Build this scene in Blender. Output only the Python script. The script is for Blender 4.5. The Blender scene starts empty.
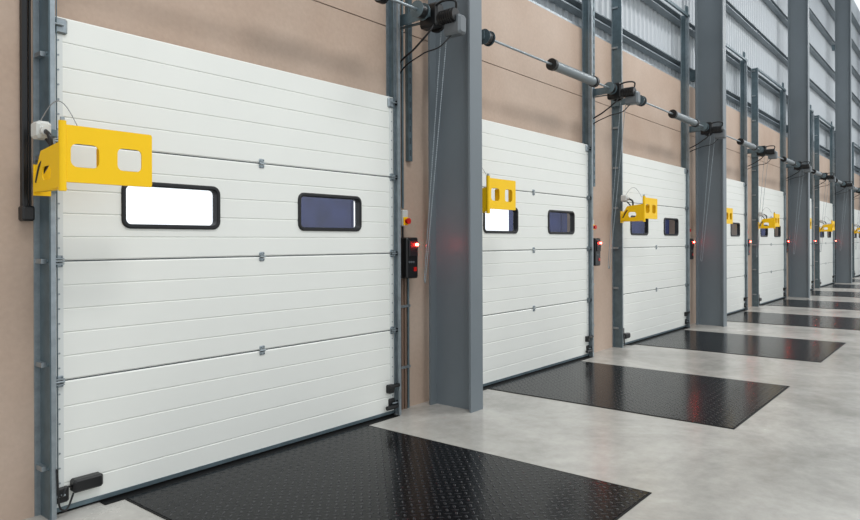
import bpy, math, random, bmesh
from mathutils import Vector, Matrix
random.seed(4)
sc=bpy.context.scene
try:
    sc.view_settings.view_transform='Standard'
    sc.view_settings.look='None'
except Exception: pass

# ---------------- materials ----------------
def srgb(r,g,b):
    f=lambda c:(c/255/12.92) if c/255<=0.04045 else ((c/255+0.055)/1.055)**2.4
    return (f(r),f(g),f(b),1)
def mat(name,col,rough=.5,metal=0,spec=.5,noise=0,nscale=3,col2=None,emit=None,estr=0):
    m=bpy.data.materials.new(name); m.use_nodes=True
    nt=m.node_tree; b=nt.nodes['Principled BSDF']
    b.inputs['Base Color'].default_value=col
    b.inputs['Roughness'].default_value=rough
    b.inputs['Metallic'].default_value=metal
    b.inputs['Specular IOR Level'].default_value=spec
    if emit:
        b.inputs['Emission Color'].default_value=emit
        b.inputs['Emission Strength'].default_value=estr
    if noise:
        tc=nt.nodes.new('ShaderNodeTexCoord')
        n=nt.nodes.new('ShaderNodeTexNoise'); n.inputs['Scale'].default_value=nscale
        n.inputs['Detail'].default_value=7; n.inputs['Roughness'].default_value=.6
        nt.links.new(tc.outputs['Object'],n.inputs['Vector'])
        r=nt.nodes.new('ShaderNodeValToRGB')
        c2=col2 or tuple([c*(1-noise) for c in col[:3]]+[1])
        r.color_ramp.elements[0].position=.3; r.color_ramp.elements[0].color=c2
        r.color_ramp.elements[1].position=.7; r.color_ramp.elements[1].color=col
        nt.links.new(n.outputs['Fac'],r.inputs['Fac'])
        nt.links.new(r.outputs['Color'],b.inputs['Base Color'])
    return m
M={}
M['white']=mat('door_white',srgb(235,237,232),.4,spec=.4,noise=.03,nscale=1.5)
M['endcap']=mat('door_endcap',srgb(218,222,220),.4)
M['gap']=mat('seam_dark',srgb(70,78,84),.6)
M['galv']=mat('galvanised_steel',srgb(168,178,184),.38,metal=.7,noise=.3,nscale=14)
M['galvd']=mat('galvanised_dark',srgb(108,126,134),.42,metal=.5,noise=.35,nscale=8)
M['girt']=mat('girt_steel',srgb(138,148,155),.45,metal=.3,noise=.2,nscale=3)
M['black']=mat('black_plastic',srgb(20,21,23),.38)
M['rubber']=mat('black_rubber',srgb(10,10,11),.6,spec=.25)
M['col']=mat('column_paint',srgb(114,123,129),.42,noise=.1,nscale=1.2)
M['yellow']=mat('yellow_paint',srgb(252,203,8),.5,spec=.35,noise=.03,nscale=6)
M['grey']=mat('grey_motor',srgb(108,114,118),.4,metal=.3)
M['spring']=mat('spring_tube',srgb(128,136,140),.4,metal=.4)
M['lgrey']=mat('socket_grey',srgb(206,208,204),.5)
M['red']=mat('red_plastic',srgb(200,30,22),.35)
M['led']=mat('red_led',srgb(255,30,20),.4,emit=(1,.03,.02,1),estr=110)
M['navy']=mat('shelter_navy',srgb(62,76,138),.6,noise=.6,nscale=2.2)
M['frame']=mat('window_gasket',srgb(18,20,24),.5)
M['wire']=mat('wire_grey',srgb(150,152,152),.4,metal=.4)
M['clad']=mat('cladding_white',srgb(194,200,205),.5,noise=.06,nscale=.7)
M['brown']=mat('conduit_brown',srgb(120,98,84),.5)

m=bpy.data.materials.new('window_acrylic'); m.use_nodes=True; nt=m.node_tree
for n in list(nt.nodes):
    if n.type!='OUTPUT_MATERIAL': nt.nodes.remove(n)
o=[n for n in nt.nodes if n.type=='OUTPUT_MATERIAL'][0]
t=nt.nodes.new('ShaderNodeBsdfTransparent'); t.inputs[0].default_value=(.97,.98,1,1)
g=nt.nodes.new('ShaderNodeBsdfGlossy'); g.inputs['Roughness'].default_value=.04
mx=nt.nodes.new('ShaderNodeMixShader'); mx.inputs[0].default_value=.07
nt.links.new(t.outputs[0],mx.inputs[1]); nt.links.new(g.outputs[0],mx.inputs[2])
nt.links.new(mx.outputs[0],o.inputs[0]); M['pane']=m

def wallmat():
    m=bpy.data.materials.new('precast_concrete_wall'); m.use_nodes=True; nt=m.node_tree; b=nt.nodes['Principled BSDF']
    b.inputs['Roughness'].default_value=.6; b.inputs['Specular IOR Level'].default_value=.3
    tc=nt.nodes.new('ShaderNodeTexCoord')
    n=nt.nodes.new('ShaderNodeTexNoise'); n.inputs['Scale'].default_value=.6; n.inputs['Detail'].default_value=6; n.inputs['Roughness'].default_value=.55
    n3=nt.nodes.new('ShaderNodeTexNoise'); n3.inputs['Scale'].default_value=30; n3.inputs['Detail'].default_value=5
    nt.links.new(tc.outputs['Object'],n.inputs['Vector']); nt.links.new(tc.outputs['Object'],n3.inputs['Vector'])
    r=nt.nodes.new('ShaderNodeValToRGB')
    r.color_ramp.elements[0].position=.33; r.color_ramp.elements[0].color=srgb(186,162,144)
    r.color_ramp.elements[1].position=.68; r.color_ramp.elements[1].color=srgb(203,183,167)
    nt.links.new(n.outputs['Fac'],r.inputs['Fac'])
    mx=nt.nodes.new('ShaderNodeMixRGB'); mx.blend_type='MULTIPLY'; mx.inputs[0].default_value=.16
    nt.links.new(r.outputs[0],mx.inputs[1]); nt.links.new(n3.outputs['Fac'],mx.inputs[2])
    nt.links.new(mx.outputs[0],b.inputs['Base Color'])
    bp=nt.nodes.new('ShaderNodeBump'); bp.inputs['Strength'].default_value=.12; bp.inputs['Distance'].default_value=.01
    nt.links.new(n3.outputs['Fac'],bp.inputs['Height']); nt.links.new(bp.outputs['Normal'],b.inputs['Normal'])
    return m
M['wall']=wallmat()
def floormat():
    m=bpy.data.materials.new('polished_concrete_floor'); m.use_nodes=True; nt=m.node_tree; b=nt.nodes['Principled BSDF']
    b.inputs['Specular IOR Level'].default_value=.5
    tc=nt.nodes.new('ShaderNodeTexCoord')
    n=nt.nodes.new('ShaderNodeTexNoise'); n.inputs['Scale'].default_value=.8; n.inputs['Detail'].default_value=10; n.inputs['Roughness'].default_value=.66; n.inputs['Distortion'].default_value=.5
    n3=nt.nodes.new('ShaderNodeTexNoise'); n3.inputs['Scale'].default_value=7; n3.inputs['Detail'].default_value=9; n3.inputs['Roughness'].default_value=.7
    for q in(n,n3): nt.links.new(tc.outputs['Object'],q.inputs['Vector'])
    r=nt.nodes.new('ShaderNodeValToRGB')
    r.color_ramp.elements[0].position=.34; r.color_ramp.elements[0].color=srgb(155,153,147)
    r.color_ramp.elements[1].position=.64; r.color_ramp.elements[1].color=srgb(184,182,176)
    nt.links.new(n.outputs['Fac'],r.inputs['Fac'])
    mx=nt.nodes.new('ShaderNodeMixRGB'); mx.blend_type='OVERLAY'; mx.inputs[0].default_value=.28
    nt.links.new(r.outputs[0],mx.inputs[1]); nt.links.new(n3.outputs['Fac'],mx.inputs[2])
    nt.links.new(mx.outputs[0],b.inputs['Base Color'])
    mr=nt.nodes.new('ShaderNodeMapRange'); mr.inputs['To Min'].default_value=.1; mr.inputs['To Max'].default_value=.36
    nt.links.new(n.outputs['Fac'],mr.inputs['Value']); nt.links.new(mr.outputs[0],b.inputs['Roughness'])
    bp=nt.nodes.new('ShaderNodeBump'); bp.inputs['Strength'].default_value=.05; bp.inputs['Distance'].default_value=.01
    nt.links.new(n3.outputs['Fac'],bp.inputs['Height']); nt.links.new(bp.outputs['Normal'],b.inputs['Normal'])
    return m
M['floor']=floormat()
def platemat():
    m=bpy.data.materials.new('black_tread_plate'); m.use_nodes=True; nt=m.node_tree; b=nt.nodes['Principled BSDF']
    L=nt.links.new
    def mth(op,a,bv=None,clamp=False):
        n=nt.nodes.new('ShaderNodeMath'); n.operation=op; n.use_clamp=clamp
        for i,v in enumerate((a,bv)):
            if v is None: continue
            if isinstance(v,(int,float)): n.inputs[i].default_value=v
            else: L(v,n.inputs[i])
        return n.outputs[0]
    tc=nt.nodes.new('ShaderNodeTexCoord'); sep=nt.nodes.new('ShaderNodeSeparateXYZ'); L(tc.outputs['Object'],sep.inputs[0])
    S=1/.052*.7071
    x,y=sep.outputs[0],sep.outputs[1]
    u=mth('MULTIPLY',mth('ADD',x,y),S); v=mth('MULTIPLY',mth('SUBTRACT',x,y),S)
    fu,fv=mth('FLOOR',u),mth('FLOOR',v)
    par=mth('FLOORED_MODULO',mth('ADD',fu,fv),2.0)
    pu=mth('SUBTRACT',mth('FRACT',u),.5); pv=mth('SUBTRACT',mth('FRACT',v),.5)
    def ell(a,b2):
        A=mth('DIVIDE',a,.46); B=mth('DIVIDE',b2,.16)
        return mth('SUBTRACT',1.0,mth('ADD',mth('MULTIPLY',A,A),mth('MULTIPLY',B,B)),True)
    e1,e2=ell(pu,pv),ell(pv,pu)
    h=mth('ADD',mth('MULTIPLY',e1,par),mth('MULTIPLY',e2,mth('SUBTRACT',1.0,par)))
    h=mth('POWER',h,.5)
    r=nt.nodes.new('ShaderNodeMixRGB'); r.inputs[1].default_value=srgb(7,7,9); r.inputs[2].default_value=srgb(44,44,48)
    L(h,r.inputs[0]); L(r.outputs[0],b.inputs['Base Color'])
    bp=nt.nodes.new('ShaderNodeBump'); bp.inputs['Strength'].default_value=.7; bp.inputs['Distance'].default_value=.003
    L(h,bp.inputs['Height']); L(bp.outputs['Normal'],b.inputs['Normal'])
    b.inputs['Roughness'].default_value=.17; b.inputs['Specular IOR Level'].default_value=.15
    return m
M['plate']=platemat()

# ---------------- mesh builder ----------------
class MB:
    def __init__(s): s.v=[];s.f=[];s.m=[];s.sm=[];s.mats=[]
    def mi(s,k):
        if k not in s.mats: s.mats.append(k)
        return s.mats.index(k)
    def add(s,vs,fs,k,smooth=False):
        o=len(s.v); s.v+= [tuple(v) for v in vs]; i=s.mi(k)
        for f in fs: s.f.append([a+o for a in f]); s.m.append(i); s.sm.append(smooth)
    def box(s,x0,x1,y0,y1,z0,z1,k):
        vs=[(x,y,z) for x in(x0,x1) for y in(y0,y1) for z in(z0,z1)]
        s.add(vs,[(0,1,3,2),(4,6,7,5),(0,4,5,1),(2,3,7,6),(0,2,6,4),(1,5,7,3)],k)
    def cbox(s,x0,x1,y0,y1,z0,z1,k,c=.008):
        def ring(x0,x1,z0,z1,y,c): return [(x0+c,y,z0),(x1-c,y,z0),(x1,y,z0+c),(x1,y,z1-c),(x1-c,y,z1),(x0+c,y,z1),(x0,y,z1-c),(x0,y,z0+c)]
        vs=ring(x0,x1,z0,z1,y1,c)+ring(x0,x1,z0,z1,y0+c,c)+ring(x0+c,x1-c,z0+c,z1-c,y0,c*.6)
        fs=[tuple(range(8)),tuple(range(23,15,-1))]
        for r in(0,8):
            for i in range(8): fs.append((r+i,r+8+i,r+8+(i+1)%8,r+(i+1)%8))
        s.add(vs,fs,k)
    def tube(s,pts,r,k,n=10):
        pts=[Vector(p) for p in pts]; N=len(pts); vs=[]
        up=None
        for i,p in enumerate(pts):
            d=(pts[min(i+1,N-1)]-pts[max(i-1,0)]); d.normalize()
            if up is None: up=Vector((0,0,1)) if abs(d.z)<.9 else Vector((1,0,0))
            a=d.cross(up)
            if a.length<1e-4: a=d.cross(Vector((0,1,0)))
            a.normalize(); b=a.cross(d).normalized(); up=b
            for j in range(n):
                t=2*math.pi*j/n; vs.append(p+a*math.cos(t)*r+b*math.sin(t)*r)
        fs=[]
        for i in range(N-1):
            for j in range(n): fs.append((i*n+j,i*n+(j+1)%n,(i+1)*n+(j+1)%n,(i+1)*n+j))
        s.add(vs,fs,k,True)
        s.add(vs[:n],[tuple(range(n-1,-1,-1))],k); s.add(vs[-n:],[tuple(range(n))],k)
    def cable(s,ctrl,r,k,n=8,sub=8,ymax=None):
        C=[Vector(c) for c in ctrl]; C=[C[0]*2-C[1]]+C+[C[-1]*2-C[-2]]; P=[]
        for i in range(1,len(C)-2):
            for j in range(sub):
                t=j/sub; a,b,c,d=C[i-1:i+3]
                P.append(.5*((2*b)+(c-a)*t+(2*a-5*b+4*c-d)*t*t+(3*b-a-3*c+d)*t**3))
        P.append(C[-2])
        if ymax is not None:
            for p in P: p.y=min(p.y,ymax)
        s.tube(P,r,k,n)
    def cyl(s,p0,p1,r,k,n=20): s.tube([p0,p1],r,k,n)
    def ext(s,prof,x0,x1,k):
        n=len(prof); vs=[(x0,y,z) for y,z in prof]+[(x1,y,z) for y,z in prof]
        fs=[tuple(range(n-1,-1,-1)),tuple(range(n,2*n))]+[(i,(i+1)%n,n+(i+1)%n,n+i) for i in range(n)]
        s.add(vs,fs,k)
    def extz(s,prof,z0,z1,k):
        n=len(prof); vs=[(x,y,z0) for x,y in prof]+[(x,y,z1) for x,y in prof]
        fs=[tuple(range(n-1,-1,-1)),tuple(range(n,2*n))]+[(i,(i+1)%n,n+(i+1)%n,n+i) for i in range(n)]
        s.add(vs,fs,k)
    def holed(s,outer,holes,y0,y1):
        bm=bmesh.new(); ed=[]
        for L in [outer]+holes:
            vs=[bm.verts.new((x,y0,z)) for x,z in L]
            for i in range(len(vs)): ed.append(bm.edges.new((vs[i],vs[(i+1)%len(vs)])))
        bmesh.ops.triangle_fill(bm,use_beauty=True,use_dissolve=False,edges=ed)
        r=bmesh.ops.extrude_face_region(bm,geom=bm.faces[:])
        for v in [g for g in r['geom'] if isinstance(g,bmesh.types.BMVert)]: v.co.y=y1
        bm.verts.index_update()
        vv=[v.co.copy() for v in bm.verts]; ff=[[v.index for v in f.verts] for f in bm.faces]; bm.free()
        return vv,ff
    def mesh(s,name):
        me=bpy.data.meshes.new(name); me.from_pydata(s.v,[],s.f)
        for k in s.mats: me.materials.append(M[k])
        me.polygons.foreach_set('material_index',s.m); me.polygons.foreach_set('use_smooth',s.sm)
        me.update()
        bm=bmesh.new(); bm.from_mesh(me); bmesh.ops.recalc_face_normals(bm,faces=bm.faces[:]); bm.to_mesh(me); bm.free()
        return me
def obj(name,me,loc=(0,0,0)):
    o=bpy.data.objects.new(name,me); o.location=loc; sc.collection.objects.link(o)
    return o
def rrp(a,b,c,d,r,seg=5):
    out=[]
    for cx,cz,st in((b-r,c+r,-90),(b-r,d-r,0),(a+r,d-r,90),(a+r,c+r,180)):
        for q in range(seg+1):
            t=math.radians(st+90*q/seg); out.append((cx+r*math.cos(t),cz+r*math.sin(t)))
    return out

# ---------------- layout ----------------
W=3.04; DL=1.70; SP=4.12; ND=9; COLX=5.245; CSP=8.24
XEND=DL+SP*ND+.6; XSTART=-3.0
WY=.09
ZS=[.02,.808,1.538,2.262,3.03]
WIN=[(.415,1.15),(1.88,2.61)]; WZ=(1.742,2.058)

def round_frame(a,c,z0,z1,ro,w,y0,y1):
    O=rrp(a,c,z0,z1,ro); O2=rrp(a+.008,c-.008,z0+.008,z1-.008,ro-.008)
    I=rrp(a+w,c-w,z0+w,z1-w,max(ro-w,.034)); n=len(O)
    I2=rrp(a+w-.006,c-w+.006,z0+w-.006,z1-w+.006,max(ro-w,.034)+.004)
    vs=[]
    for ring,y in((O,y1),(O,y0+.008),(O2,y0),(I2,y0),(I,y0+.008),(I,y1)): vs+=[(x,y,z) for x,z in ring]
    fs=[]
    for r in range(6):
        r2=(r+1)%6
        for i in range(n): fs.append((r*n+i,r*n+(i+1)%n,r2*n+(i+1)%n,r2*n+i))
    return vs,fs
def door_mesh():
    b=MB()
    def prof(z0,z1,gro):
        pts=[(0,z0)]
        for g in gro:
            if z0+.01<g<z1-.01: pts+=[(0,g-.006),(.005,g-.002),(.005,g+.002),(0,g+.006)]
        pts.append((0,z1)); return pts+[(.04,z1),(.04,z0)]
    for i in range(4):
        z0,z1=ZS[i]+.004,ZS[i+1]-.004
        h=(z1-z0)
        gro=[z0+h*j/5 for j in range(1,5)]
        P=prof(z0,z1,gro)
        P[0]=(.006,z0); P.insert(1,(0,z0+.008)); idx=[k for k,p in enumerate(P) if p==(0,z1)][0]
        P[idx]=(0,z1-.008); P.insert(idx+1,(.006,z1))
        if i!=2: b.ext(P,.0,W,'white')
        else:
            wz0,wz1=WZ[0]+.016,WZ[1]-.016
            xs=[0,WIN[0][0]+.016,WIN[0][1]-.016,WIN[1][0]+.016,WIN[1][1]-.016,W]
            for k in range(5):
                if k%2==0: b.ext(P,xs[k],xs[k+1],'white')
                else:
                    lo=[p for p in P[:-2] if p[1]<wz0]; hi=[p for p in P[:-2] if p[1]>wz1]
                    b.ext(lo+[(0,wz0),(.04,wz0),(.04,z0)],xs[k],xs[k+1],'white')
                    b.ext([(0,wz1)]+hi+[(.04,z1),(.04,wz1)],xs[k],xs[k+1],'white')
    for z in ZS[1:4]: b.box(.0,W,.008,.035,z-.006,z+.006,'gap')
    for x0 in(.0,W-.055):
        for i in range(4):
            b.box(x0,x0+.055,-.003,0,ZS[i]+.012,ZS[i+1]-.012,'endcap')
            z=ZS[i]+.08
            while z<ZS[i+1]-.05:
                b.cyl((x0+.03,-.003,z),(x0+.03,-.006,z),.006,'galv',6); z+=.09
    for (a,c) in WIN:
        v,f=round_frame(a,c,WZ[0],WZ[1],.06,.03,-.014,.05); b.add(v,f,'frame')
        b.add([(a+.02,.015,WZ[0]+.02),(c-.02,.015,WZ[0]+.02),(c-.02,.015,WZ[1]-.02),(a+.02,.015,WZ[1]-.02)],[(0,1,2,3)],'pane')
    b.box(.0,W,.004,.05,0.0042,.022,'rubber')
    b.box(.0,W,-.006,.045,.018,.045,'galvd')
    for z in ZS[1:4]:
        for x in(.03,W/2,W-.03):
            b.cbox(x-.024,x+.024,-.008,0,z-.036,z-.008,'galv',.005)
            b.cbox(x-.024,x+.024,-.008,0,z+.008,z+.036,'galv',.005)
            b.cyl((x-.028,-.011,z),(x+.028,-.011,z),.007,'galv',10)
            for dz in(-.025,.025):
                for dx in(-.014,.014): b.cyl((x+dx,-.008,z+dz),(x+dx,-.012,z+dz),.004,'galvd',6)
        for s_,x in((-1,0.0),(1,W)):
            b.box(min(x,x-s_*.05),max(x,x-s_*.05),-.03,-.008,z+.012,z+.02,'galv')
            b.box(min(x,x-s_*.05),max(x,x-s_*.05),-.03,-.008,z-.02,z-.012,'galv')
            b.cyl((x-s_*.05,-.03,z),(x+s_*.031,-.03,z),.007,'galv',8)
            b.cyl((x+s_*.014,-.03,z),(x+s_*.03,-.03,z),.02,'black',14)
    for s_,x in((-1,0.0),(1,W)):
        for z in(.12,ZS[4]-.06):
            b.cbox(min(x,x-s_*.08),max(x,x-s_*.08),-.02,0,z-.05,z+.045,'galv' if z>1 else 'black',.01)
            b.cyl((x-s_*.05,-.03,z),(x+s_*.031,-.03,z),.008,'galv',8)
            b.cyl((x+s_*.014,-.03,z),(x+s_*.03,-.03,z),.022,'black',14)
    b.cbox(W-.11,W-.03,-.045,0,.22,.30,'black',.01)
    b.cyl((W-.12,-.055,.29),(W+.01,-.055,.29),.018,'black',10)
    b.cyl((W-.14,-.04,.09),(W+.0,-.04,.09),.02,'black',10)
    TZ=5.95
    for s_,x in((-1,0.0),(1,W)):
        def bx(a,c,y0,y1,z0,z1,k): b.box(min(x+s_*a,x+s_*c),max(x+s_*a,x+s_*c),y0,y1,z0,z1,k)
        bx(.0,.078,WY-.006,WY-.0005,0,TZ,'galv')
        bx(.038,.044,-.055,WY-.006,0,TZ,'galvd')
        bx(.032,.038,-.055,-.005,0,TZ,'galv')
        bx(.01,.038,-.06,-.055,0,TZ,'galv')
        bx(.01,.038,-.005,-.001,0,TZ,'galv')
        bx(.01,.014,-.055,-.045,0,TZ,'galv')
        z=.3
        while z<TZ:
            bx(.044,.072,-.005,WY-.006,z-.014,z+.014,'galv')
            b.cyl((x+s_*.044,-.03,z),(x+s_*.05,-.03,z),.01,'galvd',8)
            z+=.62
        b.cyl((x-s_*.012,-.022,.15),(x-s_*.012,-.022,5.8),.0035,'galvd',6)
    b.box(-.078,W+.078,-.06,-.02,TZ-.05,TZ,'galvd')
    SZ,SY=3.78,-.34
    b.cyl((-.1,SY,SZ),(W+.11,SY,SZ),.014,'galv',12)
    for x in(.0,W):
        b.cyl((x-.045,SY,SZ),(x+.045,SY,SZ),.065,'black',24)
        b.cyl((x-.05,SY,SZ),(x-.045,SY,SZ),.08,'galvd',24); b.cyl((x+.045,SY,SZ),(x+.05,SY,SZ),.08,'galvd',24)
        xx=x+(.1 if x>1 else -.1)
        b.ext([(SY-.04,SZ-.04),(SY-.04,SZ+.04),(WY-.006,SZ+.06),(WY-.006,SZ-.06)],xx-.003,xx+.003,'galvd')
    b.cyl((1.4,SY,SZ),(2.55,SY,SZ),.06,'spring',24)
    for x in(1.37,2.5): b.cyl((x,SY,SZ),(x+.06,SY,SZ),.072,'black',24)
    b.cbox(.09,.27,-.06,0,.12,.20,'black',.012)
    b.cable([(.1,-.03,.12),(.06,-.05,.05),(.03,-.06,.04),(.0,-.066,.09),(-.01,-.068,.3)],.006,'black')
    b.cable([(.09,-.03,.16),(.05,-.05,.17),(.02,-.066,.13),(-.0,-.068,.14)],.006,'black')
    return b.mesh('sectional_dock_door')
dm=door_mesh()
for k in range(ND): obj('sectional_dock_door',dm,(DL+SP*k,0,0))

def motor_mesh():
    b=MB(); SZ,SY=3.78,-.34
    x=W+.12
    b.cbox(x,x+.12,SY-.1,SY+.1,SZ-.12,SZ+.1,'black',.02)
    b.box(x+.01,x+.05,SY+.1,WY-.002,SZ-.06,SZ-.05,'galvd')
    b.cyl((x+.06,SY-.1,SZ-.05),(x+.06,SY-.28,SZ-.05),.06,'black',20)
    for i in range(6): b.cyl((x+.06,SY-.12-.025*i,SZ-.05),(x+.06,SY-.13-.025*i,SZ-.05),.068,'black',20)
    b.cyl((x+.12,SY,SZ-.05),(x+.15,SY,SZ-.05),.095,'black',24)
    b.cbox(x+.06,x+.18,SY-.32,SY-.14,SZ-.22,SZ-.04,'grey',.02)
    b.cyl((x+.18,SY-.22,SZ-.12),(x+.19,SY-.22,SZ-.12),.045,'galvd',16)
    def chain(p0,p1):
        n=110; p0=Vector(p0); L=Vector(p1)-p0
        for i in range(n):
            a=p0+L*(i/n); b.tube([a,a+L*(.74/n)],.0055,'galv',5)
    y=SY-.1
    chain((x+.13,y-.03,SZ-.08),(x+.07,y+.2,1.30)); chain((x+.15,y+.06,SZ-.08),(x+.10,y+.24,1.30))
    b.cable([(x+.07,y+.2,1.30),(x+.075,y+.21,1.26),(x+.095,y+.23,1.26),(x+.10,y+.24,1.30)],.006,'galv',6)
    ym=WY-.016
    b.cable([(x+.02,SY-.06,SZ-.1),(x-.03,SY-.04,SZ-.18),(x-.02,SY+.15,SZ-.3),(x+.0,WY-.05,SZ-.42),(x+.01,ym,SZ-.65),(x+.01,ym,2.6),(x+.01,ym,1.99)],.010,'black',ymax=ym)
    b.cable([(x+.1,SY-.25,SZ-.02),(x+.05,SY-.28,SZ+.07),(x-.0,SY-.18,SZ+.08),(x+.02,SY-.05,SZ+.06)],.011,'black')
    b.cable([(x+.1,SY-.2,SZ-.21),(x+.04,SY-.1,SZ-.32),(x+.02,SY+.1,SZ-.36),(x+.033,WY-.04,SZ-.5),(x+.038,ym,SZ-.9),(x+.038,ym,2.6),(x+.038,ym,1.99)],.007,'black',ymax=ym)
    return b.mesh('door_motor_operator')
mm=motor_mesh()
for k in range(ND): obj('door_motor_operator',mm,(DL+SP*k,0,0))

def ctrl_mesh():
    b=MB(); x=W+.15
    b.cbox(x,x+.17,WY-.13,WY-.001,1.29,1.69,'black',.012)
    b.cbox(x+.02,x+.15,WY-.145,WY-.13,1.5,1.66,'frame',.006)
    b.cyl((x+.12,WY-.145,1.62),(x+.12,WY-.165,1.62),.013,'led',12)
    b.box(x+.1,x+.14,WY-.136,WY-.13,1.36,1.40,'red')
    for i in range(3): b.cyl((x+.03+.03*i,WY-.13,1.45),(x+.03+.03*i,WY-.14,1.45),.010,'grey',12)
    b.cbox(x+.01,x+.09,WY-.07,WY-.001,1.80,1.96,'lgrey',.008)
    b.cbox(x+.015,x+.085,WY-.078,WY-.07,1.81,1.89,'yellow',.004)
    b.cyl((x+.05,WY-.078,1.85),(x+.05,WY-.11,1.85),.022,'red',18)
    b.cyl((x+.05,WY-.10,1.85),(x+.05,WY-.115,1.85),.03,'red',18)
    b.cyl((x+.05,WY-.03,1.69),(x+.05,WY-.03,1.80),.01,'black',10)
    return b.mesh('door_control_panel')
cm=ctrl_mesh()
for k in range(ND): obj('door_control_panel',cm,(DL+SP*k,0,0))
def cond_mesh():
    b=MB(); x=W+.17
    b.cyl((x+.03,WY-.02,0.0),(x+.03,WY-.02,1.285),.014,'brown',10)
    b.cyl((x+.075,WY-.02,0.0),(x+.075,WY-.02,1.285),.014,'brown',10)
    b.cyl((x+.12,WY-.02,0.0),(x+.12,WY-.02,1.285),.012,'galvd',10)
    b.cyl((x+.045,WY-.02,1.975),(x+.045,WY-.02,6.2),.012,'galvd',10)
    b.box(x+.11,x+.17,WY-.04,WY-.001,2.45,6.2,'galvd')
    for i in range(30): b.box(x+.13,x+.15,WY-.042,WY-.04,2.5+.12*i,2.56+.12*i,'gap')
    for z in(.4,1.0): b.box(x+.01,x+.14,WY-.035,WY-.001,z,z+.025,'galv')
    return b.mesh('conduit_pipes')
cdm=cond_mesh()
for k in range(ND): obj('conduit_pipes',cdm,(DL+SP*k,0,0))

def arm_mesh():
    b=MB(); x0,x1=-.13,.385; yf=-.45; z0,z1=1.985,2.3; T=.008
    vf=b.holed(rrp(x0,x1,z0,z1,.012,2),[rrp(x0+.045,x0+.20,z0+.085,z1-.1,.035,4),rrp(x0+.305,x0+.45,z0+.085,z1-.1,.03,4)],yf,yf+T)
    b.add(vf[0],vf[1],'yellow')
    b.box(x0,x1,yf+T,yf+.03,z0,z0+.006,'yellow'); b.box(x0,x1,yf+T,yf+.03,z1-.006,z1,'yellow')
    b.box(x1-.006,x1,yf+T,yf+.09,z0+.006,z1-.006,'yellow')
    ya,yb=yf+.01,-.08
    out=[(ya,z0-.03),(yb,z0-.04),(yb,z0+.03),(yb-.1,z0+.19),(ya,z0+.22)]
    vf=b.holed(out,[rrp(ya+.12,yb-.12,z0+.02,z0+.1,.03,4)],0,T)
    b.add([(x0-.008+v.y,v.x,v.z) for v in vf[0]],vf[1],'yellow')
    b.box(x0-.008,x0+.03,ya,yb,z0-.04,z0-.034,'yellow')
    b.cyl((x0+.005,yf+.01,z0-.05),(x0+.005,yf+.01,z1+.02),.02,'yellow',16)
    b.cyl((x0+.005,yf+.01,z1+.02),(x0+.005,yf+.01,z1+.04),.012,'galv',12)
    b.box(x0-.008,x0+.085,-.085,-.072,z0-.06,z0+.12,'yellow')
    b.box(x0+.075,x0+.12,-.072,-.061,z0-.04,z0+.1,'galvd')
    b.cbox(x0+.215,x0+.29,yf+.02,yf+.07,z0+.09,z1-.1,'yellow',.01)
    xs=x0+.02
    b.cbox(xs-.045,xs+.035,WY-.27,WY-.18,z1-.05,z1+.05,'lgrey',.015)
    b.box(xs,xs+.1,WY-.18,WY-.172,z1-.02,z1+.02,'galvd'); b.box(xs+.085,xs+.1,WY-.172,WY-.151,z1-.02,z1+.02,'galvd')
    b.cyl((xs-.01,WY-.27,z1-.01),(xs-.01,WY-.30,z1-.01),.026,'lgrey',16)
    b.cable([(xs-.01,WY-.29,z1-.01),(xs-.01,WY-.35,z1-.05),(xs,WY-.34,z1-.14),(xs-.02,WY-.26,z1-.2),(xs-.02,WY-.2,z1-.3)],.013,'black')
    b.cable([(xs+.01,WY-.25,z1-.05),(xs+.03,WY-.3,z1-.12),(xs+.0,WY-.3,z1-.2),(xs-.0,WY-.2,z1-.26)],.009,'black')
    pts=[]
    for i in range(15):
        t=math.pi*i/14; pts.append((xs-.02+.12*(i/14),WY-.25-.2*(i/14),z1+.05+.13*math.sin(t)-.04*i/14))
    b.tube(pts,.0028,'wire',6)
    return b.mesh('dock_light_arm')
am=arm_mesh()
for k in range(ND): obj('dock_light_arm',am,(DL+SP*k,0,0))

b=MB(); b.cbox(1.55,1.582,WY-.04,WY-.001,1.86,7,'black',.006); b.cbox(1.54,1.608,WY-.07,WY-.001,1.78,1.87,'black',.01)
b.cyl((1.598,WY-.02,1.86),(1.598,WY-.02,7),.007,'black')
obj('cable_duct',b.mesh('cable_duct'))

def lev_mesh():
    b=MB(); x0,x1=.41,2.595; y0,y1=-2.65,-.075
    b.box(x0,x1,y0,y1,.001,.006,'plate')
    b.box(x0-.016,x0-.004,y0-.016,y1,.0005,.005,'rubber'); b.box(x1+.004,x1+.016,y0-.016,y1,.0005,.005,'rubber')
    b.box(x0-.016,x1+.016,y0-.016,y0-.004,.0005,.005,'rubber')
    b.box(.27,W+.0,-.075,.03,.0005,.004,'rubber')
    return b.mesh('dock_leveler')
lm=lev_mesh()
for k in range(ND): obj('dock_leveler',lm,(DL+SP*k,0,0))

def col_mesh():
    b=MB(); w=.2; t=.022; d0,d1=-.54,-.02; c=w/2; H=13
    P=[(0,d0),(w,d0),(w,d0+t),(c+.007,d0+t),(c+.007,d1-t),(w,d1-t),(w,d1),(0,d1),(0,d1-t),(c-.007,d1-t),(c-.007,d0+t),(0,d0+t)]
    b.extz(P,.0,H,'col')
    for z in (4.8,9.0): b.box(.03,.17,d1,WY-.001,z,z+.2,'galvd')
    return b.mesh('steel_column')
cm2=col_mesh()
for k in range(5): obj('steel_column',cm2,(COLX+CSP*k,0,0))

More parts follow.
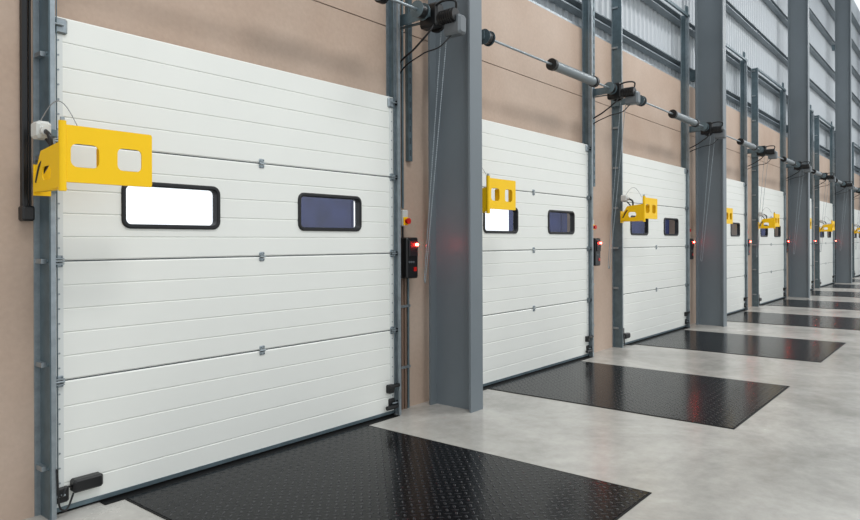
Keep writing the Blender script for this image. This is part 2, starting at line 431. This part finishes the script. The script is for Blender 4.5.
b=MB()
zt=[2.93,3.72,4.7]
g=.01
edges=[XSTART]
for k in range(ND):
    L=DL+SP*k
    edges+= [L+.08,L+W-.08]
edges.append(XEND)
for i in range(0,len(edges),2):
    b.box(edges[i],edges[i+1],WY,WY+.2,0,zt[0],'wall')
for i in range(2):
    b.box(XSTART,XEND,WY,WY+.2,zt[i] if i==0 else zt[i]+g,zt[i+1],'wall')
b.box(XSTART,XEND,WY+.015,WY+.18,zt[1],zt[1]+g,'gap')
b.box(XSTART,XEND,WY-.0,WY+.22,zt[2],zt[2]+.03,'galv')
obj('wall_dock',b.mesh('wall_dock'))
b=MB(); P=[]; x=XSTART
yc=WY+.19
while x<XEND:
    P+=[(x,yc),(x+.11,yc),(x+.135,yc-.03),(x+.165,yc-.03)]; x+=.19
n=len(P); vs=[(a,c,4.735) for a,c in P]+[(a,c,13) for a,c in P]
b.add(vs,[(i,i+1,n+i+1,n+i) for i in range(n-1)],'clad')
obj('wall_cladding',b.mesh('wall_cladding'))
b=MB()
for z in(4.95,5.85,7.0,8.2,9.4,10.6,11.8):
    b.ext([(WY+.155,z),(WY+.01,z),(WY+.01,z+.02),(WY+.14,z+.02),(WY+.14,z+.12),(WY+.02,z+.12),(WY+.02,z+.14),(WY+.155,z+.14)],XSTART,XEND,'girt')
obj('wall_girts',b.mesh('wall_girts'))
b=MB(); b.box(XSTART,XEND+30,-24,WY+.19,-.3,0,'floor'); obj('floor',b.mesh('floor'))
b=MB(); b.box(XSTART-20,XEND+40,.35,60,-1.5,-1.25,'floor'); obj('ground_yard',b.mesh('ground_yard'))
def shel():
    b=MB(); y0,y1=WY+.201,WY+.2+.87
    b.box(W-.28,W-.24,y0,y1,-.6,3.6,'navy'); b.box(.04,.08,y0,y1,-.6,3.6,'navy')
    b.box(.04,W-.24,y0,y1,3.6,3.65,'navy')
    return b.mesh('dock_shelter')
sm=shel()
for k in range(ND): obj('dock_shelter',sm,(DL+SP*k,0,0))

# ---------------- light ----------------
w=bpy.data.worlds.new('overcast'); sc.world=w; w.use_nodes=True
nt=w.node_tree; bg=nt.nodes['Background']; bg.inputs[0].default_value=(.93,.97,1,1)
tc=nt.nodes.new('ShaderNodeTexCoord'); sp=nt.nodes.new('ShaderNodeSeparateXYZ'); mr=nt.nodes.new('ShaderNodeMapRange')
mr.inputs['From Min'].default_value=-.1; mr.inputs['From Max'].default_value=.6
mr.inputs['To Min'].default_value=.93; mr.inputs['To Max'].default_value=1.5
nt.links.new(tc.outputs['Generated'],sp.inputs[0]); nt.links.new(sp.outputs[1],mr.inputs['Value']); nt.links.new(mr.outputs[0],bg.inputs[1])
def area(x,y,z,sx,sy,p):
    l=bpy.data.lights.new('high_bay_lamp','AREA'); l.shape='RECTANGLE'; l.size=sx; l.size_y=sy; l.energy=p; l.color=(1,.99,.97)
    o=bpy.data.objects.new('high_bay_lamp',l); o.location=(x,y,z); sc.collection.objects.link(o)
for x in(2,12,22,32): area(x,-6,11,3,1.5,430)

# ---------------- camera ----------------
cd=bpy.data.cameras.new('camera'); cd.sensor_width=36; cd.lens=672/860*36
cd.shift_y=-18.5/860; cd.clip_end=300
co=bpy.data.objects.new('camera',cd); co.location=(0,-4.33,1.65)
yaw=math.atan2(550,672)
R=Matrix.Rotation(yaw-math.pi/2,4,'Z')@Matrix.Rotation(math.pi/2,4,'X')@Matrix.Rotation(math.radians(-.2),4,'Z')
co.rotation_euler=R.to_euler()
sc.collection.objects.link(co); sc.camera=co
